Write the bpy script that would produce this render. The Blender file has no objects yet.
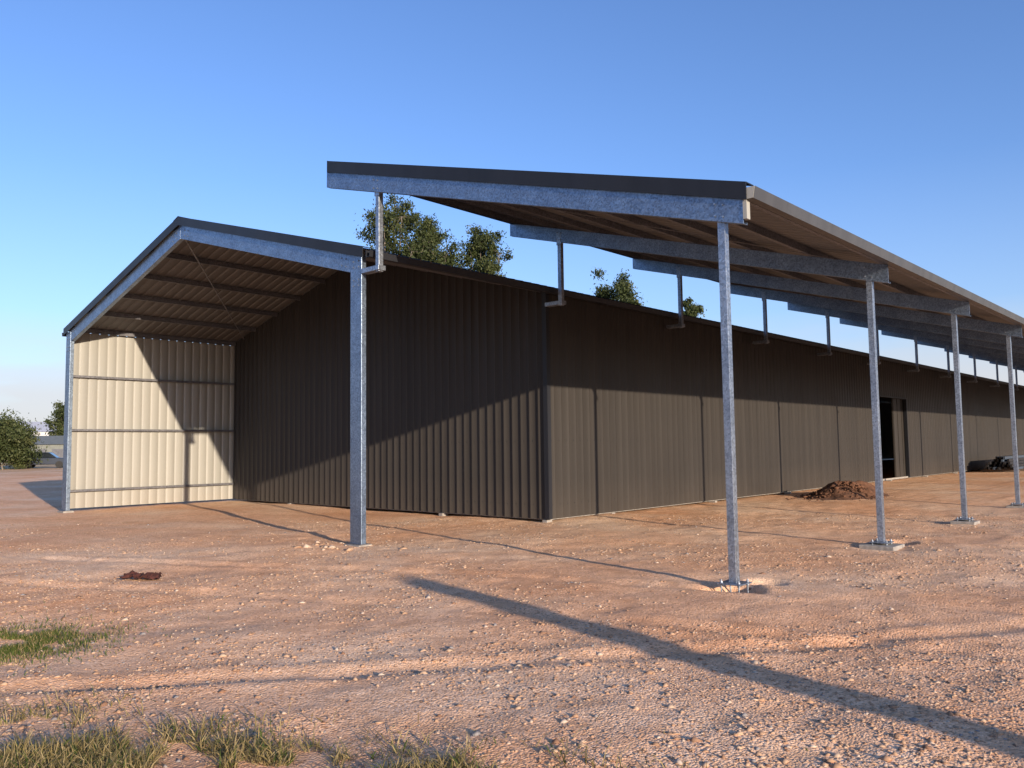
import bpy, bmesh, math, random
import numpy as np
from mathutils import Vector, Matrix
random.seed(7); rng=np.random.default_rng(7)
scene=bpy.context.scene
try:
    scene.view_settings.view_transform='Standard'; scene.view_settings.look='None'; scene.view_settings.exposure=0
except Exception: pass

# ------------------------------------------------------------------ camera
F=826.55; YAW,PIT,ROL=[math.radians(a) for a in (42.157,4.271,-0.74)]
CX,CY,CZ=-8.505,-11.223,1.6
fw=np.array([math.cos(YAW)*math.cos(PIT),math.sin(YAW)*math.cos(PIT),math.sin(PIT)])
rt=np.array([math.sin(YAW),-math.cos(YAW),0.]); up=np.cross(rt,fw)
r2=math.cos(ROL)*rt+math.sin(ROL)*up; u2=-math.sin(ROL)*rt+math.cos(ROL)*up
cd=bpy.data.cameras.new("Camera"); cam=bpy.data.objects.new("Camera",cd); scene.collection.objects.link(cam)
cd.sensor_width=36; cd.lens=F/1024*36; cd.clip_start=0.05; cd.clip_end=3000
M=Matrix.Identity(4)
for i in range(3):
    M[i][0]=r2[i];M[i][1]=u2[i];M[i][2]=-fw[i]
M[0][3],M[1][3],M[2][3]=CX,CY,CZ
cam.matrix_world=M; scene.camera=cam
FH=(math.cos(YAW),math.sin(YAW)); RH=(math.sin(YAW),-math.cos(YAW))
def at(d,x):  # metres ahead of / right of the photographer's standing point
    return (CX+FH[0]*d+RH[0]*x, CY+FH[1]*d+RH[1]*x)

# ------------------------------------------------------------------ dims
S=4.80; W=12.784; B=6.771; He=4.855; Ha=6.609; Hp=4.119; XG=4.93; C=0.549; Hs=5.834
NB=16; XEND=NB*S
m1=(Ha-He)/(W/2); m2=(Hs-Hp)/(B-C)

# ------------------------------------------------------------------ materials
def newmat(name):
    m=bpy.data.materials.new(name); m.use_nodes=True
    nt=m.node_tree; b=nt.nodes['Principled BSDF']; return m,nt,b
def N(nt,t,**k):
    n=nt.nodes.new(t)
    for a,v in k.items():
        if a.startswith('i_'):
            key=a[2:]; n.inputs[int(key) if key.isdigit() else key.replace('_',' ')].default_value=v
        else: setattr(n,a,v)
    return n
def ramp(nt,stops,interp='LINEAR'):
    r=nt.nodes.new('ShaderNodeValToRGB'); r.color_ramp.interpolation=interp
    e=r.color_ramp.elements
    while len(e)<len(stops): e.new(0.5)
    for el,(p,c) in zip(e,stops):
        el.position=p; el.color=(*c,1) if len(c)==3 else c
    return r
def objco(nt): return nt.nodes.new('ShaderNodeTexCoord').outputs['Object']
def mix(nt,fac,a,b,mode='MIX'):
    m=nt.nodes.new('ShaderNodeMix'); m.data_type='RGBA'; m.blend_type=mode
    for s,v in ((0,fac),(6,a),(7,b)):
        if hasattr(v,'links') or isinstance(v,bpy.types.NodeSocket): nt.links.new(v,m.inputs[s])
        else: m.inputs[s].default_value=v if s==0 else (*v,1)
    return m.outputs[2]

def mat_paint(name,col,rough=.42,dust=(.35,.26,.18),dustamt=.25,var=.12,spec=.5):
    m,nt,b=newmat(name); L=nt.links.new; co=objco(nt)
    n1=N(nt,'ShaderNodeTexNoise',i_Scale=.7,i_Detail=4.); L(co,n1.inputs['Vector'])
    mp=N(nt,'ShaderNodeMapping'); mp.inputs['Scale'].default_value=(4,4,.12); L(co,mp.inputs[0])
    n2=N(nt,'ShaderNodeTexNoise',i_Scale=1.,i_Detail=2.); L(mp.outputs[0],n2.inputs['Vector'])
    lo=tuple(c*(1-var) for c in col); hi=tuple(min(1,c*(1+var)) for c in col)
    r=ramp(nt,[(.35,lo),(.65,hi)]); L(n2.outputs[0],r.inputs[0])
    sx=N(nt,'ShaderNodeSeparateXYZ'); L(co,sx.inputs[0])
    mr=N(nt,'ShaderNodeMapRange'); mr.inputs[1].default_value=.0; mr.inputs[2].default_value=.9; mr.inputs[3].default_value=1; mr.inputs[4].default_value=.12
    L(sx.outputs[2],mr.inputs[0])
    mu=N(nt,'ShaderNodeMath',operation='MULTIPLY'); L(mr.outputs[0],mu.inputs[0]); L(n1.outputs[0],mu.inputs[1])
    mu2=N(nt,'ShaderNodeMath',operation='MULTIPLY'); L(mu.outputs[0],mu2.inputs[0]); mu2.inputs[1].default_value=dustamt
    L(mix(nt,mu2.outputs[0],r.outputs[0],dust),b.inputs['Base Color'])
    rr=N(nt,'ShaderNodeMapRange'); rr.inputs[3].default_value=rough-.08; rr.inputs[4].default_value=rough+.12
    L(n1.outputs[0],rr.inputs[0]); L(rr.outputs[0],b.inputs['Roughness'])
    b.inputs['Specular IOR Level'].default_value=spec
    bp=N(nt,'ShaderNodeBump',i_Strength=.3,i_Distance=.03); L(n1.outputs[0],bp.inputs['Height']); L(bp.outputs[0],b.inputs['Normal'])
    return m
M_DARK=mat_paint('dark_colour_steel',(.0345,.0315,.0285),dustamt=.09,spec=.22)
M_BARGE=mat_paint('dark_flashing',(.015,.017,.022),rough=.42,dustamt=.03,spec=.3)
M_CREAM=mat_paint('cream_backing_paint',(.325,.325,.295),rough=.6,dustamt=.35,var=.05)
M_GREYUNDER=mat_paint('grey_backing_paint',(.125,.123,.12),rough=.6,dustamt=.1,var=.05)
M_GUT=mat_paint('gutter_steel',(.055,.055,.056),rough=.4,dustamt=.1)

def mat_galv(name,base=(.47,.51,.56),metal=.85,rough=.42):
    m,nt,b=newmat(name); L=nt.links.new; co=objco(nt)
    v=N(nt,'ShaderNodeTexVoronoi',i_Scale=48.); L(co,v.inputs['Vector'])
    r=ramp(nt,[(0,tuple(c*.68 for c in base)),(.5,base),(1,tuple(min(1,c*1.28) for c in base))])
    sp=N(nt,'ShaderNodeSeparateColor'); L(v.outputs['Color'],sp.inputs[0]); L(sp.outputs[0],r.inputs[0])
    n=N(nt,'ShaderNodeTexNoise',i_Scale=3.,i_Detail=5.); L(co,n.inputs['Vector'])
    r2_=ramp(nt,[(.3,(.72,.74,.78)),(.7,(1,1,1))]); L(n.outputs[0],r2_.inputs[0])
    L(mix(nt,1.,r.outputs[0],r2_.outputs[0],'MULTIPLY'),b.inputs['Base Color'])
    b.inputs['Metallic'].default_value=metal
    rr=N(nt,'ShaderNodeMapRange'); rr.inputs[3].default_value=rough-.08; rr.inputs[4].default_value=rough+.10
    L(sp.outputs[1],rr.inputs[0]); L(rr.outputs[0],b.inputs['Roughness'])
    return m
M_GALV=mat_galv('galvanised_steel',base=(.25,.32,.41),metal=.9)
M_GALVP=mat_galv('galvanised_post',base=(.37,.42,.48),rough=.4)
M_GALVD=mat_galv('dull_galvanised_purlin',base=(.17,.17,.18),metal=.5,rough=.5)

def simple(name,col,rough=.8,metal=0,scale=6,var=.25,bump=.3):
    m,nt,b=newmat(name); L=nt.links.new; co=objco(nt)
    n=N(nt,'ShaderNodeTexNoise',i_Scale=float(scale),i_Detail=5.); L(co,n.inputs['Vector'])
    r=ramp(nt,[(.3,tuple(c*(1-var) for c in col)),(.7,tuple(min(1,c*(1+var)) for c in col))]); L(n.outputs[0],r.inputs[0])
    L(r.outputs[0],b.inputs['Base Color']); b.inputs['Roughness'].default_value=rough; b.inputs['Metallic'].default_value=metal
    bp=N(nt,'ShaderNodeBump',i_Strength=bump,i_Distance=.02); L(n.outputs[0],bp.inputs['Height']); L(bp.outputs[0],b.inputs['Normal'])
    return m
M_CONC=simple('dusty_concrete',(.28,.26,.235),.9,scale=12)
M_BLACK=simple('black_steel',(.02,.02,.022),.5,scale=8)
M_TIMBER=simple('weathered_timber',(.16,.12,.09),.9,scale=5)
M_RAG=simple('brown_rag',(.07,.02,.014),.95,scale=20)
M_BARK=simple('gum_bark',(.20,.17,.14),.9,scale=3,var=.4)
M_BLUE=simple('blue_grey_steel',(.05,.07,.1),.5,scale=5)
M_SOIL=simple('dug_soil',(.13,.06,.032),1,scale=9,var=.35,bump=1)
M_WHITE=simple('white_roof',(.55,.55,.55),.5,scale=2,var=.08,bump=0)
M_OLIVE=simple('olive_cladding',(.16,.17,.15),.6,scale=2,var=.15,bump=0)
M_GLASS=simple('dark_glass',(.015,.02,.025),.1,scale=2,bump=0)
M_RUB=simple('rubber',(.02,.02,.02),.8)
M_CARP=simple('dark_blue_car_paint',(.03,.04,.06),.3,scale=2,var=.05,bump=0)

def mat_ground():
    m,nt,b=newmat('gravelly_dirt'); L=nt.links.new; co=objco(nt)
    big=N(nt,'ShaderNodeTexNoise',i_Scale=.28,i_Detail=4.,i_Roughness=.62); L(co,big.inputs['Vector'])
    mid=N(nt,'ShaderNodeTexNoise',i_Scale=2.4,i_Detail=7.,i_Roughness=.74); L(co,mid.inputs['Vector'])
    vo=N(nt,'ShaderNodeTexVoronoi',i_Scale=58.); L(co,vo.inputs['Vector'])
    base=ramp(nt,[(.32,(.76,.41,.225)),(.5,(.84,.52,.32)),(.66,(.90,.64,.435))]); L(big.outputs[0],base.inputs[0])
    m2_=ramp(nt,[(.28,(.70,.63,.56)),(.5,(1,1,1)),(.72,(1.10,1.10,1.1))]); L(mid.outputs[0],m2_.inputs[0])
    c=mix(nt,1.,base.outputs[0],m2_.outputs[0],'MULTIPLY')
    sp=N(nt,'ShaderNodeSeparateColor'); L(vo.outputs['Color'],sp.inputs[0])
    st=ramp(nt,[(0,(.48,.41,.35)),(.30,(.93,.90,.87)),(.8,(1.04,1.04,1.04)),(1,(1.22,1.30,1.36))]); L(sp.outputs[0],st.inputs[0])
    gm=ramp(nt,[(.38,(.25,.25,.25)),(.56,(1,1,1))]); L(mid.outputs[0],gm.inputs[0])
    c=mix(nt,gm.outputs[0],c,mix(nt,1.,c,st.outputs[0],'MULTIPLY'))
    sx=N(nt,'ShaderNodeSeparateXYZ'); L(co,sx.inputs[0])
    ln=N(nt,'ShaderNodeVectorMath',operation='LENGTH'); L(co,ln.inputs[0])
    mr=N(nt,'ShaderNodeMapRange'); mr.inputs[1].default_value=50; mr.inputs[2].default_value=110; L(ln.outputs['Value'],mr.inputs[0])
    far=ramp(nt,[(.35,(.25,.22,.10)),(.6,(.55,.42,.27))]); L(big.outputs[0],far.inputs[0])
    c=mix(nt,mr.outputs[0],c,far.outputs[0])
    L(c,b.inputs['Base Color']); b.inputs['Roughness'].default_value=1; b.inputs['Specular IOR Level'].default_value=.05
    b1=N(nt,'ShaderNodeBump',i_Strength=.7,i_Distance=.009,invert=True); L(vo.outputs['Distance'],b1.inputs['Height'])
    b3=N(nt,'ShaderNodeBump',i_Strength=.5,i_Distance=.05); L(mid.outputs[0],b3.inputs['Height']); L(b1.outputs[0],b3.inputs['Normal'])
    L(b3.outputs[0],b.inputs['Normal'])
    return m
M_GROUND=mat_ground()
def mat_attr(name,stops,rough=.9,trans=0):
    m,nt,b=newmat(name); L=nt.links.new
    a=N(nt,'ShaderNodeAttribute',attribute_name='tone'); r=ramp(nt,stops); L(a.outputs['Fac'],r.inputs[0])
    L(r.outputs[0],b.inputs['Base Color']); b.inputs['Roughness'].default_value=rough; b.inputs['Specular IOR Level'].default_value=.2
    if trans:
        t=N(nt,'ShaderNodeBsdfTranslucent'); L(r.outputs[0],t.inputs[0])
        mx=N(nt,'ShaderNodeMixShader',i_0=trans); L(b.outputs[0],mx.inputs[1]); L(t.outputs[0],mx.inputs[2])
        L(mx.outputs[0],nt.nodes['Material Output'].inputs[0])
    return m
M_STONE=mat_attr('gravel_stone',[(0,(.22,.125,.08)),(.3,(.38,.235,.145)),(.7,(.46,.32,.215)),(.92,(.52,.42,.33)),(1,(.25,.23,.22))])
M_GRASS=mat_attr('grass_blade',[(0,(.06,.10,.02)),(.35,(.11,.14,.03)),(.55,(.25,.19,.07)),(1,(.42,.33,.17))],.7,.3)
M_LEAF=mat_attr('gum_leaf',[(0,(.028,.038,.013)),(.5,(.058,.078,.027)),(1,(.105,.115,.045))],.55,.25)

# ------------------------------------------------------------------ mesh helpers
def obj(name,verts,faces,mats,parent=None,midx=None,tone=None,smooth=False):
    me=bpy.data.meshes.new(name)
    if isinstance(verts,np.ndarray) and isinstance(faces,np.ndarray):
        k=faces.shape[1]
        me.vertices.add(len(verts)); me.vertices.foreach_set('co',verts.astype(np.float32).ravel())
        me.loops.add(faces.size); me.loops.foreach_set('vertex_index',faces.astype(np.int32).ravel())
        me.polygons.add(len(faces)); me.polygons.foreach_set('loop_start',np.arange(0,faces.size,k,dtype=np.int32))
        me.update(calc_edges=True); me.validate()
    else:
        me.from_pydata([tuple(v) for v in verts],[],faces); me.update()
    for m in (mats if isinstance(mats,(list,tuple)) else [mats]): me.materials.append(m)
    if midx is not None: me.polygons.foreach_set('material_index',np.array(midx,dtype=np.int32))
    if tone is not None:
        a=me.attributes.new('tone','FLOAT','POINT'); a.data.foreach_set('value',np.array(tone,dtype=np.float32))
    if smooth: me.polygons.foreach_set('use_smooth',np.ones(len(me.polygons),dtype=bool))
    o=bpy.data.objects.new(name,me); scene.collection.objects.link(o)
    if parent: o.parent=parent
    return o
def empty(name,loc=(0,0,0)):
    e=bpy.data.objects.new(name,None); e.location=loc; scene.collection.objects.link(e); return e
class MB:
    def __init__(s): s.v=[];s.f=[];s.m=[]
    def prism(s,poly,ext,mi=0):
        n=len(poly);o=len(s.v); e=np.array(ext)
        s.v+= [tuple(np.array(p,float)) for p in poly]+[tuple(np.array(p,float)+e) for p in poly]
        s.f.append(list(range(o,o+n))[::-1]); s.f.append(list(range(o+n,o+2*n)))
        for i in range(n):
            j=(i+1)%n; s.f.append([o+i,o+j,o+n+j,o+n+i])
        s.m+=[mi]*(n+2)
    def box(s,x0,x1,y0,y1,z0,z1,mi=0):
        s.prism([(x0,y0,z0),(x1,y0,z0),(x1,y1,z0),(x0,y1,z0)],(0,0,z1-z0),mi)
    def yz(s,pts,x0,x1,mi=0): s.prism([(x0,y,z) for y,z in pts],(x1-x0,0,0),mi)
    def bar(s,a,b,w,h=None,mi=0,upv=(0,0,1)):
        a=np.array(a,float);b=np.array(b,float);h=h or w
        d=(b-a);d/=np.linalg.norm(d); u=np.array(upv,float)
        sd=np.cross(d,u)
        if np.linalg.norm(sd)<1e-4: sd=np.array([1.,0,0])
        sd/=np.linalg.norm(sd); uu=np.cross(sd,d)
        p=[a+sd*w/2+uu*h/2,a-sd*w/2+uu*h/2,a-sd*w/2-uu*h/2,a+sd*w/2-uu*h/2]
        s.prism(p,b-a,mi)
    def cyl(s,a,b,r0,r1=None,n=10,mi=0):
        r1=r0 if r1 is None else r1
        a=np.array(a,float);b=np.array(b,float);d=b-a;d/=np.linalg.norm(d)
        t=np.array([0,0,1.]) if abs(d[2])<.9 else np.array([1.,0,0]); u=np.cross(d,t);u/=np.linalg.norm(u);w=np.cross(d,u)
        o=len(s.v)
        for c,r in ((a,r0),(b,r1)):
            for i in range(n):
                an=2*math.pi*i/n; s.v.append(tuple(c+r*(math.cos(an)*u+math.sin(an)*w)))
        s.f.append(list(range(o,o+n)));s.f.append(list(range(o+n,o+2*n))[::-1]);s.m+=[mi]*2
        for i in range(n):
            j=(i+1)%n; s.f.append([o+i,o+n+i,o+n+j,o+j]); s.m.append(mi)
    def make(s,name,mats,parent=None,bevel=0):
        o=obj(name,s.v,s.f,mats,parent,s.m)
        bm=bmesh.new(); bm.from_mesh(o.data); bmesh.ops.recalc_face_normals(bm,faces=bm.faces); bm.to_mesh(o.data); bm.free()
        if bevel:
            md=o.modifiers.new('bevel','BEVEL'); md.width=bevel; md.segments=2; md.limit_method='ANGLE'
        return o
def sheet(name,a0,a1,P0,P1,nrm,mats,parent,pitch=.25,rib=.022,th=.004):
    """ribbed cladding. P0(a),P1(a): end points of each rib line. outer side = +nrm"""
    prof=[(0,0),(.190,0),(.204,1),(.228,1),(.242,0)]
    A=[];Nn=[]
    k=0
    while True:
        s0=a0+k*pitch
        for da,h in prof:
            a=s0+da*pitch/.25
            if a>=a1: break
            A.append(a);Nn.append(h*rib)
        else:
            k+=1; continue
        break
    A.append(a1);Nn.append(0)
    nrm=np.array(nrm,float); n=len(A); V=[]
    for off in (th/2,-th/2):
        for fn in (P0,P1):
            for a,h in zip(A,Nn): V.append(np.array(fn(a),float)+nrm*(h+off))
    V=np.array(V); i=np.arange(n-1)
    f1=np.stack([i,i+1,n+i+1,n+i],1); f2=f1[:,::-1]+2*n
    q=V[f1[0]]; fn_=np.cross(q[1]-q[0],q[3]-q[0])
    if fn_@nrm<0: f1=f1[:,::-1]; f2=f2[:,::-1]
    return obj(name,V,np.vstack([f1,f2]),mats,parent,[0]*len(f1)+[1]*len(f2))

# ------------------------------------------------------------------ noise
LAT=rng.random((256,256))
def vnoise(x,y,sc,ox=0):
    x=x/sc+ox*17.3; y=y/sc+ox*31.7
    xi=np.floor(x).astype(int);yi=np.floor(y).astype(int);fx=x-xi;fy=y-yi
    fx=fx*fx*(3-2*fx);fy=fy*fy*(3-2*fy)
    g=lambda a,b: LAT[a%256,b%256]
    return (g(xi,yi)*(1-fx)*(1-fy)+g(xi+1,yi)*fx*(1-fy)+g(xi,yi+1)*(1-fx)*fy+g(xi+1,yi+1)*fx*fy)-.5
TRK=[]   # wheel ruts
for (d0,x0,d1,x1) in ((5.0,6.0,11.5,-9.0),(6.6,7.0,13.2,-8.0),(5.6,-6,8.2,7)):
    p=np.array(at(d0,x0));q=np.array(at(d1,x1)); u=(q-p)/np.linalg.norm(q-p); TRK.append((p,u))
def hgt(x,y):
    x=np.asarray(x,float);y=np.asarray(y,float)
    r=np.hypot(x,y)
    fade=np.clip(1-(r-25)/40,0,1)
    h=vnoise(x,y,4.,1)*.07+vnoise(x,y,1.3,2)*.04+vnoise(x,y,.45,3)*.024+vnoise(x,y,.18,4)*.013
    for p,u in TRK:
        s=(x-p[0])*u[0]+(y-p[1])*u[1]; t=-(x-p[0])*u[1]+(y-p[1])*u[0]+.5*np.sin(s*.22)
        am=np.clip(.45+1.6*vnoise(x,y,2.5,9),0,1)
        h=h-am*(.024*np.exp(-(t/.13)**2)-.011*np.exp(-((np.abs(t)-.24)/.09)**2))
    for (px,py,dp,rad) in ((.055,-B,.17,.27),(S+.03,-B,.045,.42),(S+.60,-B-.1,.12,.22),(.62,-B-.12,.07,.20)):
        rr=np.hypot(x-px,y-py); rd=rad*(1+.35*vnoise(x,y,.25,13)); h=h-dp*np.exp(-(rr/rd)**4)
    return h*fade-.02

# ------------------------------------------------------------------ ground
def axis(lo,hi,st,far):
    a=list(np.arange(lo,hi,st)); g=st;x=a[-1]
    while x<far: g*=1.18; x+=g; a.append(x)
    g=st;x=a[0];b=[]
    while x>-far: g*=1.18; x-=g; b.append(x)
    return np.array(b[::-1]+a)
gx=axis(-9.,12.,.055,1500); gy=axis(-12.,3.,.055,1500)
X,Y=np.meshgrid(gx,gy,indexing='ij'); Z=hgt(X,Y)
V=np.stack([X.ravel(),Y.ravel(),Z.ravel()],1); ny=len(gy)
I,J=np.meshgrid(np.arange(len(gx)-1),np.arange(ny-1),indexing='ij'); a=(I*ny+J).ravel()
Fc=np.stack([a,a+ny,a+ny+1,a+1],1)
obj('ground',V,Fc,M_GROUND,smooth=True)

# ------------------------------------------------------------------ gravel
def scatter_stones(name,px,py,size,tone,zoff=0,parent=None,zs=None,mat=None):
    n=len(px)
    o=np.array([(1,0,0),(0,1,0),(-1,0,0),(0,-1,0),(0,0,1),(0,0,-1)],float)
    fa=np.array([(0,1,4),(1,2,4),(2,3,4),(3,0,4),(1,0,5),(2,1,5),(3,2,5),(0,3,5)])
    jit=1+rng.normal(0,.25,(n,6,1)); v=o[None]*jit+rng.normal(0,.15,(n,6,3))
    v*=np.array([1,1,.62]); ang=rng.random(n)*6.283; c,s=np.cos(ang),np.sin(ang)
    st=1+rng.random(n)*.6
    x=v[...,0]*st[:,None]; y=v[...,1]
    vx=x*c[:,None]-y*s[:,None]; vy=x*s[:,None]+y*c[:,None]
    v=np.stack([vx,vy,v[...,2]],-1)*size[:,None,None]
    z=hgt(px,py) if zs is None else zs
    v[...,0]+=px[:,None];v[...,1]+=py[:,None];v[...,2]+=(z+size*.08+zoff)[:,None]
    f=(fa[None]+6*np.arange(n)[:,None,None]).reshape(-1,3)
    return obj(name,v.reshape(-1,3),f,mat or M_STONE,parent,tone=np.repeat(tone,6))
def spots(n,dmin,dmax,pw=1.):
    d=dmin+(dmax-dmin)*rng.random(n)**pw; x=(rng.random(n)-.5)*2*(d*.75+1.5)
    p=at(d,x); return np.array(p[0]),np.array(p[1])
px,py=spots(135000,1.5,19,1.25)
dens=vnoise(px,py,2.6,7)+vnoise(px,py,.8,8)*.8
keep=(rng.random(len(px))<np.clip(.42+dens*1.8,.06,1))&~((py>-.2)&(px>XG-.2))
px,py=px[keep],py[keep]
size=np.exp(rng.normal(math.log(.0070),.50,len(px))); size=np.clip(size,.0035,.03)
big=rng.random(len(px))<.005; size[big]*=2.0
scatter_stones('gravel',px,py,size,np.clip(rng.normal(.5,.3,len(px)),0,1))
k=34; cxs=rng.normal(-.35,.35,k); cys=rng.normal(.15,.30,k)
scatter_stones('rock_rubble',cxs,cys,np.clip(np.exp(rng.normal(math.log(.035),.5,k)),.02,.10),rng.random(k)*.6+.3)

# ------------------------------------------------------------------ grass
def grass(name,cen,n,hmin,hmax,green,spread):
    P=[]
    for (d,x,sd,sx_) ,cnt in zip(cen,n):
        dd=d+rng.normal(0,sd,cnt); xx=x+rng.normal(0,sx_,cnt); P.append(np.stack(at(dd,xx),1))
    P=np.vstack(P)
    cl=vnoise(P[:,0],P[:,1],.35,11)+.5*vnoise(P[:,0],P[:,1],.12,12); P=P[cl>-.12]; k=len(P)
    h=hmin+(hmax-hmin)*rng.random(k)**1.6; w=.002+.0025*rng.random(k)
    an=rng.random(k)*6.283; lean=(rng.random(k)**.7)*spread; la=rng.random(k)*6.283
    z0=hgt(P[:,0],P[:,1])-.005
    V=np.zeros((k,5,3)); 
    for i,(t,ww) in enumerate(((0,1),(0,-1),(.55,.8),(.55,-.8),(1,0))):
        bend=lean*t**1.7*h
        V[:,i,0]=P[:,0]+np.cos(an)*w*ww+np.cos(la)*bend
        V[:,i,1]=P[:,1]+np.sin(an)*w*ww+np.sin(la)*bend
        V[:,i,2]=z0+h*t*np.sqrt(np.clip(1-(lean*.55)**2*t,0.05,1))
    f=np.array([(0,1,3),(0,3,2),(2,3,4)]); F_=(f[None]+5*np.arange(k)[:,None,None]).reshape(-1,3)
    g=rng.random(k)<green
    tone=np.where(g,rng.random(k)*.4,.5+rng.random(k)*.5)
    obj(name,V.reshape(-1,3),F_,M_GRASS,tone=np.repeat(tone,5))
grass('grass_patch',[(7.2,-4.5,.35,.45),(6.9,-5.3,.6,.5)],[12000,9000],.02,.07,.7,1.1)
grass('dry_grass',[(4.3,-2.5,.30,.6),(4.5,-3.2,.38,.4),(4.15,-1.4,.22,.5),(3.9,-2,.3,1.0),(4.1,-.4,.15,.4)],[18000,11000,11000,14000,3000],.02,.13,.20,1.9)

# ------------------------------------------------------------------ SHED
shed=empty('steel_shed')
def rz(y): return He+m1*(y if y<W/2 else W-y)      # rafter top line
SHT=.135
EV=.30
nR=np.array([0,-m1,1.]);nR/=np.linalg.norm(nR); nL=np.array([0,m1,1.]);nL/=np.linalg.norm(nL)
sheet('roof_sheet_right',-.04,XEND,lambda a:(a,-EV,rz(-EV)+SHT),lambda a:(a,W/2,rz(W/2)+SHT),nR,[M_BARGE,M_GREYUNDER],shed)
sheet('roof_sheet_left',-.04,XEND,lambda a:(a,W+EV,rz(W+EV)+SHT),lambda a:(a,W/2,rz(W/2)+SHT),nL,[M_BARGE,M_GREYUNDER],shed)
mb=MB()
for s_ in (0,1):
    f=lambda y: (W-y if s_ else y)
    y0,y1=-EV+.06,W/2
    mb.yz([(f(y0),rz(y0)-.012),(f(y1),rz(y1)-.012),(f(y1),rz(y1)+.175),(f(y0),rz(y0)+.175)],-.065,-.05)
    mb.yz([(f(y0),rz(y0)+.165),(f(y1),rz(y1)+.165),(f(y1),rz(y1)+.179),(f(y0),rz(y0)+.179)],-.047,.10)
mb.yz([(W/2-.22,rz(W/2-.22)+.18),(W/2,rz(W/2)+.19),(W/2+.22,rz(W/2-.22)+.18),(W/2+.22,rz(W/2-.22)+.17),(W/2,rz(W/2)+.18),(W/2-.22,rz(W/2-.22)+.17)],-.07,XEND)
mb.make('barge_flashing',[M_BARGE],shed)
mb=MB()
for s_ in (0,1):
    f=lambda y: (W-y if s_ else y)
    ze=rz(-EV)+SHT-.012
    pr=[(-EV+.005,ze-.005),(-EV+.005,ze-.125),(-EV-.095,ze-.125),(-EV-.115,ze-.02),(-EV-.105,ze-.02),(-EV-.088,ze-.115),(-EV-.004,ze-.115),(-EV-.004,ze-.005)]
    mb.yz([(f(y),z) for y,z in pr],-.04,XEND)
mb.make('eave_gutter',[M_BARGE],shed)
mb=MB()
t=.006; fl=.10; D=.30
def ccol(yc,x0,ztop):
    mb.box(x0,x0+t,yc-D/2,yc+D/2,.0,ztop)
    for sg in (-1,1):
        ya,yb=sorted((yc+sg*D/2,yc+sg*(D/2-t)))
        mb.box(x0+t+.001,x0+fl,ya,yb,.0,ztop)
        ya,yb=sorted((yc+sg*(D/2-t-.001),yc+sg*(D/2-.03)))
        mb.box(x0+fl-t,x0+fl-.0005,ya,yb,.0,ztop)
ccol(0.0,-.014,He-.005); ccol(W,-.014,He-.005)
for s_ in (0,1):
    f=lambda y: (W-y if s_ else y)
    y0,y1=.02,W/2-.002
    dz=D*math.hypot(1,m1)
    q=lambda o0,o1:[(f(y0),rz(y0)-o0),(f(y1),rz(y1)-o0),(f(y1),rz(y1)-o1),(f(y0),rz(y0)-o1)]
    mb.yz(q(.002,dz),-.004,.004)
    mb.yz(q(.003,.009),.005,fl); mb.yz(q(dz-.007,dz-.001),.005,fl)
for yc in (W/2,):
    mb.yz([(yc-.45,rz(W/2-.45)-.05),(yc,rz(W/2)-.05),(yc+.45,rz(W/2-.45)-.05),(yc+.45,rz(W/2-.45)-.27),(yc,rz(W/2)-.27),(yc-.45,rz(W/2-.45)-.27)],.005,.012)
mb.make('portal_frame',[M_GALV],shed,bevel=.003)
mb=MB()
def bolt(x,y,z,r=.014,ax=(-1,0,0),l=.014):
    a=np.array((x,y,z)); mb.cyl(a,a+np.array(ax)*l,r,n=6)
for yc in (0,W):
    for dy in (-.07,.07):
        for dz_ in (.1,.2,.42,.52): bolt(-.014,yc+dy,He-dz_)
for yy in (.3,.42,W-.3,W-.42):
    for o in (.09,.22): bolt(-.004,yy,rz(yy)-o)
for yy in (W/2-.35,W/2-.2,W/2+.2,W/2+.35):
    for o in (.1,.22): bolt(-.004,yy,rz(yy)-o)
mb.make('frame_bolts',[M_GALVP],shed)
mb=MB()
for s_ in (0,1):
    for i in range(6):
        y=.05+i*1.2
        yy=W-y if s_ else y
        z=rz(y)+.003
        mb.box(.0,XG-.02,yy-.03,yy+.03,z,z+.115)
mb.bar((.12,W/2+.2,rz(W/2)-.12),(XG-.2,W-.9,rz(.9)-.12),.035,.012)
mb.make('bay_purlins',[M_GALVD],shed)
ZB=.055
gz=lambda y: rz(y)+.1
sheet('gable_wall_right',-.03,W/2,lambda a:(XG,a,ZB),lambda a:(XG,a,gz(a)),(-1,0,0),[M_DARK,M_CREAM],shed)
sheet('gable_wall_left',W/2,W-.0,lambda a:(XG,a,ZB),lambda a:(XG,a,gz(a)),(-1,0,0),[M_DARK,M_CREAM],shed)
DX0,DX1,DH=24.9,28.7,3.35
YW=-.055
ztop=rz(0)+.02
for i,(a0,a1,z0,z1) in enumerate([(XG,DX0,ZB,ztop),(DX0,DX1,DH,ztop),(DX1,XEND,ZB,ztop)]):
    sheet('side_wall_%d'%(i+1),a0,a1,lambda a:(a,YW,z0),lambda a:(a,YW,z1),(0,-1,0),[M_DARK,M_CREAM],shed,rib=.009)
sheet('back_wall',.10,XEND,lambda a:(a,W+.06,ZB),lambda a:(a,W+.06,ztop),(0,1,0),[M_DARK,M_CREAM],shed)
sheet('far_gable_wall_a',0,W/2,lambda a:(XEND,a,ZB),lambda a:(XEND,a,gz(a)),(1,0,0),[M_DARK,M_CREAM],shed)
sheet('far_gable_wall_b',W/2,W,lambda a:(XEND,a,ZB),lambda a:(XEND,a,gz(a)),(1,0,0),[M_DARK,M_CREAM],shed)
mb=MB()
mb.box(XG-.034,XG+.075,YW-.034,YW-.031,ZB,ztop); mb.box(XG-.034,XG-.031,YW-.030,YW+.08,ZB,ztop)
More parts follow.
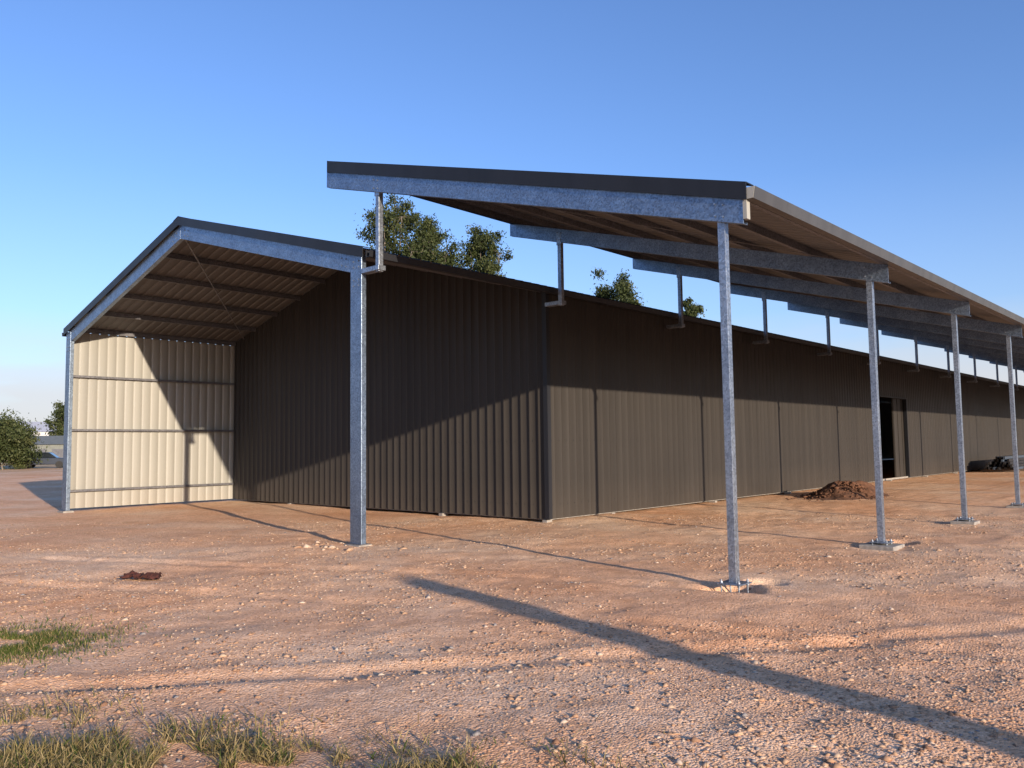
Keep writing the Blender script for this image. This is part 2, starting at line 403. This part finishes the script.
for xx in (DX0-.06,DX1): mb.box(xx,xx+.06,YW-.036,YW+.1,ZB,DH+.06)
mb.box(DX0,DX1,YW-.036,YW+.1,DH,DH+.06)
mb.make('corner_flashing',[M_BARGE],shed)
mb=MB()
for z in (.35,1.7,3.1,4.5):
    for i in range(150):
        x=XG+.12+i*.25
        if DX0-.1<x<DX1+.1 and z<DH+.1: continue
        mb.cyl((x,YW-.003,z),(x,YW-.010,z),.009,n=5)
    for i in range(50):
        y=.10+i*.25
        mb.cyl((XG-.003,y,z),(XG-.010,y,z),.009,n=5)
mb.make('wall_screws',[M_BARGE],shed)
mb=MB()
for z in (.5,2.15,3.62): mb.box(.10,XG-.03,W-.06,W+.045,z,z+.06)
mb.box(.095,.13,W-.02,W+.05,.12,ztop)
mb.make('wall_girts',[M_GALVD],shed)
mb=MB()
mb.box(XG+.08,XEND,YW+.03,YW+.07,ZB-.02,ZB+.05); mb.box(XG+.03,XG+.08,.02,W-.1,ZB-.02,ZB+.05)
for y in np.arange(0.05,W,3.2): mb.box(XG-.02,XG+.16,y-.06,y+.06,-.05,ZB-.022)
for x in np.arange(XG+2.3,XEND,4.8): mb.box(x-.06,x+.06,YW-.02,YW+.16,-.05,ZB-.022)
for yc in (0,W): mb.box(-.10,.17,yc-.2,yc+.2,-.08,.006)
mb.make('footings',[M_CONC],shed)
mb=MB()
for yc in (0,W):
    mb.box(-.06,.15,yc-.19,yc+.19,.007,.019)
mb.make('base_plates',[M_GALVD],shed)
mb=MB()
mb.box(DX1-1.3,DX1+2.4,YW+.12,YW+.16,.1,DH+.02)
mb.box(DX0-.3,DX1+2.6,YW+.105,YW+.118,DH+.03,DH+.12)
for i in range(7): mb.box(DX1-1.25+i*.5,DX1-1.22+i*.5,YW+.105,YW+.118,.1,DH)
mb.make('sliding_door',[M_DARK],shed)

# ------------------------------------------------------------------ AWNING
aw=empty('skillion_awning')
def zb(y): return Hp+m2*(y+B)
YI=.82; YO=-B-.30
def roofz(y): return zb(y)+.415
nA=np.array([0,-m2,1.]);nA/=np.linalg.norm(nA)
sheet('awning_roof_sheet',-.05,XEND,lambda a:(a,YO-.05,roofz(YO-.05)),lambda a:(a,YI-.04,roofz(YI-.04)),nA,[M_BARGE,M_GREYUNDER],aw)
mb=MB()
for k in range(NB+1):
    x=k*S-(.03 if k==0 else 0)
    dz=.285; q=lambda o0,o1:[(YO,zb(YO)+o0),(YI,zb(YI)+o0),(YI,zb(YI)+o1),(YO,zb(YO)+o1)]
    mb.yz(q(0,dz),x-.004,x+.004)
    mb.yz(q(.001,.007),x+.005,x+.09); mb.yz(q(dz-.007,dz-.001),x+.005,x+.09)
    mb.yz(q(.008,.03),x+.084,x+.09)
mb.make('awning_beams',[M_GALV],aw,bevel=.002)
mb=MB()
for k in range(NB+1):
    x=k*S-(.03 if k==0 else 0)-.004
    for yy,os_ in ((-B-.05,(.06,.2)),(-B+.05,(.06,.2)),(-C-.05,(.06,.2)),(-C+.05,(.06,.2))):
        for o in os_: bolt(x,yy,zb(yy)+o,r=.012)
mb.make('awning_bolts',[M_GALVP],aw)
mb=MB()
for i in range(8):
    y=YO+.06+i*(YI-YO-.18)/7
    z=zb(y)+.288
    mb.yz([(y-.028,z),(y+.028,z),(y+.028,z+.006),(y-.022,z+.006),(y-.022,z+.105),(y+.02,z+.105),(y+.02,z+.111),(y-.028,z+.111)],-.02,XEND)
mb.bar((.1,-.2,zb(-.2)+.27),(S-.1,-6.3,zb(-6.3)+.27),.03,.006)
mb.make('awning_purlins',[M_GALVD],aw)
mb=MB()
b0,b1=YO-.06,YI-.07
mb.yz([(b0,zb(b0)+.275),(b1,zb(b1)+.275),(b1,zb(b1)+.475),(b0,zb(b0)+.475)],-.075,-.06)
mb.yz([(b0,zb(b0)+.465),(b1,zb(b1)+.465),(b1,zb(b1)+.479),(b0,zb(b0)+.479)],-.057,.12)
mb.yz([(b1,zb(b1)+.27),(b1+.012,zb(b1)+.27),(b1+.012,zb(b1)+.479),(b1,zb(b1)+.479)],-.074,XEND)
mb.yz([(b1-.14,zb(b1-.14)+.466),(b1-.002,zb(b1)+.466),(b1-.002,zb(b1)+.479),(b1-.14,zb(b1-.14)+.479)],.125,XEND)
mb.make('awning_barge',[M_BARGE],aw)
mb=MB()
ze=roofz(YO-.03)-.012; y0=YO-.035
pr=[(y0,ze),(y0,ze-.13),(y0-.10,ze-.13),(y0-.125,ze+.0),(y0-.112,ze+.0),(y0-.09,ze-.12),(y0-.009,ze-.12),(y0-.009,ze)]
mb.yz(pr,-.05,XEND)
mb.make('awning_gutter',[M_GUT],aw)
mb=MB()
mb.yz([(y0-.002,ze),(y0-.002,ze-.128),(y0-.098,ze-.128),(y0-.122,ze)],-.056,-.051)
mb.box(-.05,.03,YO-.05,YO-.004,zb(YO)+.05,zb(YO)+.27)
mb.make('gutter_stop_end',[M_CREAM],aw)
mb=MB();mc=MB()
h=.045
for k in range(NB+1):
    x=k*S+.055
    z0=.04
    mb.box(x-h,x+h,-B-h,-B+h,z0+.015,zb(-B)+.12)
    mb.box(x-.14,x+.14,-B-.14,-B+.14,z0,z0+.015)
    for sx_ in (-1,1):
        for sy in (-1,1):
            qx,qy=x+sx_*.105,-B+sy*.105
            mb.cyl((qx,qy,-.25),(qx,qy,z0+.05),.010,n=8)
            mb.cyl((qx,qy,z0+.016),(qx,qy,z0+.034),.019,n=6); mb.cyl((qx,qy,z0-.02),(qx,qy,z0-.002),.019,n=6)
    if k==1: mc.box(x-.27,x+.25,-B-.26,-B+.26,-.25,.014)
    elif k==0: mc.cyl((x,-B,-.4),(x,-B,-.09),.25,n=20)
    else: mc.box(x-.22,x+.22,-B-.22,-B+.22,-.2,.012)
mb.make('awning_posts',[M_GALVP],aw,bevel=.003)
mc.make('post_footings',[M_CONC],aw,bevel=.012)
mb=MB()
for k in range(NB+1):
    x=k*S+.05
    mb.box(x-h,x+h,-C-h,-C+h,4.50,zb(-C)+.1)
    mb.box(x-.075,x+.075,-C-.07,-.16,4.52,4.60)
    mb.box(x-h-.012,x-h-.001,-C-.06,-C+.06,zb(-C)-.06,zb(-C)+.2)
mb.make('awning_stub_posts',[M_GALVP],aw,bevel=.003)

# ------------------------------------------------------------------ dirt mound
cx_,cy_=16.2,-2.0
n=60; g=np.linspace(-1.7,1.7,n); GX,GY=np.meshgrid(g,g,indexing='ij')
R=np.hypot(GX/1.25,GY/.85)
Hh=.48*np.exp(-(R*1.2)**2)+.16*np.exp(-(((GX-.9)/.5)**2+((GY+.3)/.4)**2)); mask=np.clip(Hh*6,0,1)
Hh=Hh+mask*(vnoise(GX+50,GY+50,.3,1)*.18+vnoise(GX+50,GY+50,.11,2)*.08)
V=np.stack([GX.ravel()+cx_,GY.ravel()+cy_,(Hh-.06).ravel()+hgt(GX.ravel()+cx_,GY.ravel()+cy_)+.01],1)
I,J=np.meshgrid(np.arange(n-1),np.arange(n-1),indexing='ij'); a=(I*n+J).ravel()
mound=obj('dirt_mound',V,np.stack([a,a+n,a+n+1,a+1],1),M_SOIL)
k=800; sx_=rng.normal(0,.7,k); sy=rng.normal(0,.5,k)
zz=.46*np.exp(-(np.hypot(sx_/1.25,sy/.85)*1.2)**2)-.04
scatter_stones('soil_clods',sx_+cx_,sy+cy_,np.clip(np.exp(rng.normal(math.log(.03),.5,k)),.01,.1),rng.random(k)*.2,parent=mound,zs=zz,mat=M_SOIL)
# ------------------------------------------------------------------ rag
rx,ry=-3.8,-.62
n=22; g=np.linspace(-1,1,n); GX,GY=np.meshgrid(g,g,indexing='ij')
wx=GX*.22*(1+.3*vnoise(GX*3+9,GY*3+9,1,3)); wy=GY*.11*(1+.5*vnoise(GX*3,GY*3+4,1,5))
zz=np.abs(vnoise(GX*2+5,GY*3+5,.6,4))*.14+np.abs(vnoise(GX*2+5,GY*3+5,.25,6))*.07
c,s=math.cos(-.8),math.sin(-.8)
V=np.stack([(rx+wx*c-wy*s).ravel(),(ry+wx*s+wy*c).ravel(),(zz+.015).ravel()+hgt((rx+wx).ravel(),(ry+wy).ravel())],1)
I,J=np.meshgrid(np.arange(n-1),np.arange(n-1),indexing='ij'); a=(I*n+J).ravel()
obj('discarded_rag',V,np.stack([a,a+n,a+n+1,a+1],1),M_RAG,smooth=True)

# ------------------------------------------------------------------ steel stack by the wall
st=empty('steel_section_stack'); mb=MB(); md=MB(); ml=MB()
for i in range(3): md.box(38.2+i*1.9,38.35+i*1.9,-2.3,-.7,-.02,.12)
for j in range(5):
    for i in range(7-j):
        y=-2.2+i*.21+j*.1; z=.12+j*.13
        x0=37.6+random.random()*.8; x1=42.8+random.random()*.9
        (mb if (i+j)%4 else ml).box(x0,x1,y,y+.08,z,z+.12)
mb.make('steel_sections',[M_BLACK],st); ml.make('painted_sections',[M_BLUE],st); md.make('timber_bearers',[M_TIMBER],st)

# ------------------------------------------------------------------ unseen timber prop assumed behind viewer, placed and leaned to cast the long shadow
DXS,DYS=.2555,.9668
TE=math.tan(math.radians(11.1))
tip=(-1.85,-3.50); Hpole=3.4
tx=tip[0]-DXS*Hpole/TE; ty=tip[1]-DYS*Hpole/TE; bx=tx+.65
mb=MB()
for i in range(8):
    t0,t1=i/8,(i+1)/8
    p=lambda t:(bx+(tx-bx)*t,ty,-.2+t*(Hpole+.2))
    mb.cyl(p(t0),p(t1),.22-.04*t0,.22-.04*t1,n=14)
mb.make('shadow_pole',[M_TIMBER])

# ------------------------------------------------------------------ trees
def tree(name,x,y,H,CW,CH,seed,nsub=15,nclump=7,nleaf=90,leaf=.2):
    r=np.random.default_rng(seed); mb=MB()
    pts=[];p=np.array([x,y,-.1]); top=H-CH*.4; nseg=7
    for i in range(nseg+1):
        pts.append(p.copy()); p=p+np.array([r.normal(0,.12),r.normal(0,.12),top/nseg])
    R0=H*.016
    for i in range(nseg): mb.cyl(pts[i],pts[i+1],R0*(1-.75*i/nseg),R0*(1-.75*(i+1)/nseg),n=9)
    cc=np.array([pts[-1][0],pts[-1][1],H-CH/2])
    cl=[]; subs=[]
    for i in range(nsub):
        an=i*2.4+r.random(); zz=-.42+.8*i/(nsub-1)+r.normal(0,.03)
        rad=CW/2*math.sqrt(max(.05,1-(zz*1.9)**2))*(.35+.5*r.random())
        subs.append(cc+np.array([math.cos(an)*rad,math.sin(an)*rad,zz*CH*.92]))
    subs.append(cc+np.array([r.normal(0,.2),0,CH*.40])); subs.append(cc)
    for s_ in subs:
        i=min(nseg,max(2,int((s_[2]-CH*.3)/top*nseg)));a=pts[i-1]
        midp=(a+s_)/2+np.array([r.normal(0,.2),r.normal(0,.2),-.2])
        mb.cyl(a,midp,R0*.28,R0*.16,n=6); mb.cyl(midp,s_,R0*.16,R0*.06,n=6)
        for j in range(nclump):
            c=s_+r.normal(0,1,3)*np.array([CW*.11,CW*.11,CH*.07]); cl.append(c)
            mb.cyl(s_,c,R0*.05,R0*.025,n=4)
    tr=mb.make(name,[M_BARK])
    V=[];T=[]
    for c in cl:
        k=int(nleaf*(.4+1.1*r.random())); rad=CW*.11*(.6+.7*r.random())
        q=c+r.normal(0,.6,(k,3))*rad*np.array([1,1,.8])
        u=r.normal(0,1,(k,3)); u[:,2]-=.8; u/=np.linalg.norm(u,axis=1)[:,None]
        w=np.cross(u,r.normal(0,1,(k,3))); w/=np.linalg.norm(w,axis=1)[:,None]
        l=leaf*(.6+.8*r.random(k))[:,None]
        V.append(np.stack([q-u*l/2,q+w*l*.2,q+u*l/2,q-w*l*.2],1)); 
        T.append(np.repeat(np.clip(r.normal(.5,.2)+r.normal(0,.18,k),0,1),4))
    V=np.concatenate(V).reshape(-1,3); 
    obj('leaves',V,np.arange(len(V)).reshape(-1,4),M_LEAF,tr,tone=np.concatenate(T))
    return tr
def horizon(px): return 445.7-.0129*(px-512)
def tree_px(name,px,ytop,d,wpx,CH,seed,**k):
    x,y=at(d,(px-512)/F*d); H=1.6+(horizon(px)-ytop)/F*d
    return tree(name,x,y,H,wpx/F*d,CH,seed,**k)
tree_px('gum_tree',400,193,50,80,8.5,3,nsub=22,nleaf=150)
tree_px('gum_tree',440,216,52,62,7.5,4,nsub=18,nleaf=150)
tree_px('gum_tree',487,225,54,56,7.5,5,nsub=18,nleaf=150)
tree_px('gum_tree',628,273,68,50,7,6,nsub=15,leaf=.24,nleaf=150)
tree_px('gum_tree',700,302,80,32,6,8,nsub=12,leaf=.28,nleaf=140)
tree_px('shade_tree',4,419,78,66,4.5,9,nsub=22,nclump=9,leaf=.26,nleaf=120)
tree_px('shade_tree',68,404,130,34,7,10,leaf=.4)
r=np.random.default_rng(21); V=[];T=[]
for i in range(420):
    an=r.uniform(-.6,2.6); d=r.uniform(240,330); c=np.array([CX+math.cos(an)*d,CY+math.sin(an)*d,r.uniform(1,6.5+3*math.sin(an*23))])
    k=80; q=c+r.normal(0,1,(k,3))*np.array([4,4,1.5]); u=r.normal(0,1,(k,3));u/=np.linalg.norm(u,axis=1)[:,None]
    w=np.cross(u,r.normal(0,1,(k,3)));w/=np.linalg.norm(w,axis=1)[:,None]; l=1.3
    V.append(np.stack([q-u*l/2,q+w*l*.4,q+u*l/2,q-w*l*.4],1)); T.append(np.repeat(np.clip(r.normal(.4,.2,k),0,1),4))
V=np.concatenate(V).reshape(-1,3); obj('distant_treeline',V,np.arange(len(V)).reshape(-1,4),M_LEAF,tone=np.concatenate(T))

# ------------------------------------------------------------------ distant sheds
def warehouse(d,px,wd,dp,hh,roofm,wallm,rot=-35):
    x,y=at(d,(px-512)/F*d); e=empty('warehouse',(x,y,0)); e.rotation_euler=(0,0,math.radians(rot))
    mb=MB(); mb.box(-wd/2,wd/2,-dp/2,dp/2,0,hh)
    mb.make('walls',[wallm],e)
    mb=MB(); mb.prism([(-wd/2-.3,-dp/2-.3,hh+.01),(-wd/2-.3,dp/2+.3,hh+.01),(-wd/2-.3,0,hh+dp*.13)],(wd+.6,0,0)); mb.make('roof',[roofm],e)
    mb=MB()
    for i in range(3): mb.box(-wd/2+2+i*wd/3,-wd/2+6+i*wd/3,-dp/2-.05,-dp/2-.01,0.02,hh*.75)
    mb.make('doors',[M_GALVD],e)
warehouse(120,66,14,10,2.6,M_OLIVE,M_OLIVE)
warehouse(175,52,18,18,5.6,M_WHITE,M_WHITE)
warehouse(200,14,14,12,5.5,M_WHITE,M_WHITE)
def car(d,px,rot,paint):
    x,y=at(d,(px-512)/F*d); e=empty('parked_car',(x,y,0)); e.rotation_euler=(0,0,rot)
    mb=MB()
    body=[(-2.2,.35),(2.2,.35),(2.25,.7),(2.1,.92),(1.1,1.0),(-2.15,1.02),(-2.25,.6)]
    mb.prism([(a,-.85,b) for a,b in body],(0,1.7,0)); mb.make('body',[paint],e,bevel=.06)
    mb=MB(); cab=[(1.15,1.0),(.5,1.5),(-1.7,1.52),(-2.1,1.02)]
    mb.prism([(a,-.74,b) for a,b in cab],(0,1.48,0)); mb.make('cabin',[M_GLASS],e,bevel=.05)
    mb=MB(); rf=[(.45,1.5),(-1.6,1.525),(-1.6,1.57),(.4,1.55)]
    mb.prism([(a,-.72,b) for a,b in rf],(0,1.44,0)); mb.make('roof',[paint],e,bevel=.01)
    mb=MB()
    for wx in (-1.35,1.4):
        for sy in (-.88,.68): mb.cyl((wx,sy,.34),(wx,sy+.2,.34),.34,n=18)
    mb.make('wheels',[M_RUB],e)
car(82,46,math.radians(-30),M_CARP)

# ------------------------------------------------------------------ world + sun
wld=bpy.data.worlds.new('World'); scene.world=wld; wld.use_nodes=True; nt=wld.node_tree; L=nt.links.new
bg=nt.nodes['Background']; sky=N(nt,'ShaderNodeTexSky'); sky.sky_type='NISHITA'; sky.sun_disc=False
sky.sun_elevation=math.radians(11.1); sky.sun_rotation=math.atan2(-DXS,-DYS)%(2*math.pi)
sky.air_density=1.0; sky.dust_density=.6; sky.ozone_density=2.5; sky.altitude=100
bg.inputs['Strength'].default_value=.19
tint=mix(nt,1.,sky.outputs[0],(.92,1.03,1.38),'MULTIPLY')
tc=N(nt,'ShaderNodeTexCoord'); sx=N(nt,'ShaderNodeSeparateXYZ'); L(tc.outputs['Generated'],sx.inputs[0])
# thin haze hugging the horizon
hz=N(nt,'ShaderNodeMapRange'); hz.inputs[1].default_value=.0; hz.inputs[2].default_value=.30; hz.inputs[3].default_value=.38; hz.inputs[4].default_value=0; L(sx.outputs[2],hz.inputs[0])
tint=mix(nt,hz.outputs[0],tint,(3.1,3.5,4.1))
mp=N(nt,'ShaderNodeMapping'); mp.inputs['Scale'].default_value=(2.2,2.2,9); L(tc.outputs['Generated'],mp.inputs[0])
nz=N(nt,'ShaderNodeTexNoise',i_Scale=1.6,i_Detail=7.); L(mp.outputs[0],nz.inputs['Vector'])
cr=ramp(nt,[(.30,(0,0,0)),(.52,(1,1,1))]); L(nz.outputs[0],cr.inputs[0])
mr=N(nt,'ShaderNodeMapRange'); mr.inputs[1].default_value=.06; mr.inputs[2].default_value=.15; mr.inputs[3].default_value=1; mr.inputs[4].default_value=0; L(sx.outputs[2],mr.inputs[0])
mu=N(nt,'ShaderNodeMath',operation='MULTIPLY'); L(cr.outputs[0],mu.inputs[0]); L(mr.outputs[0],mu.inputs[1])
mu2=N(nt,'ShaderNodeMath',operation='MULTIPLY'); L(mu.outputs[0],mu2.inputs[0]); mu2.inputs[1].default_value=.75
L(mix(nt,mu2.outputs[0],tint,(4.0,3.85,4.0)),bg.inputs[0])
sd=bpy.data.lights.new('sun','SUN'); so=bpy.data.objects.new('sun',sd); scene.collection.objects.link(so)
sd.energy=7.2; sd.angle=math.radians(.5); sd.color=(1,.82,.635)
e=math.radians(11.1); d=Vector((DXS*math.cos(e),DYS*math.cos(e),-math.sin(e)))
so.rotation_euler=d.to_track_quat('-Z','Y').to_euler(); so.location=(-10,-30,20)
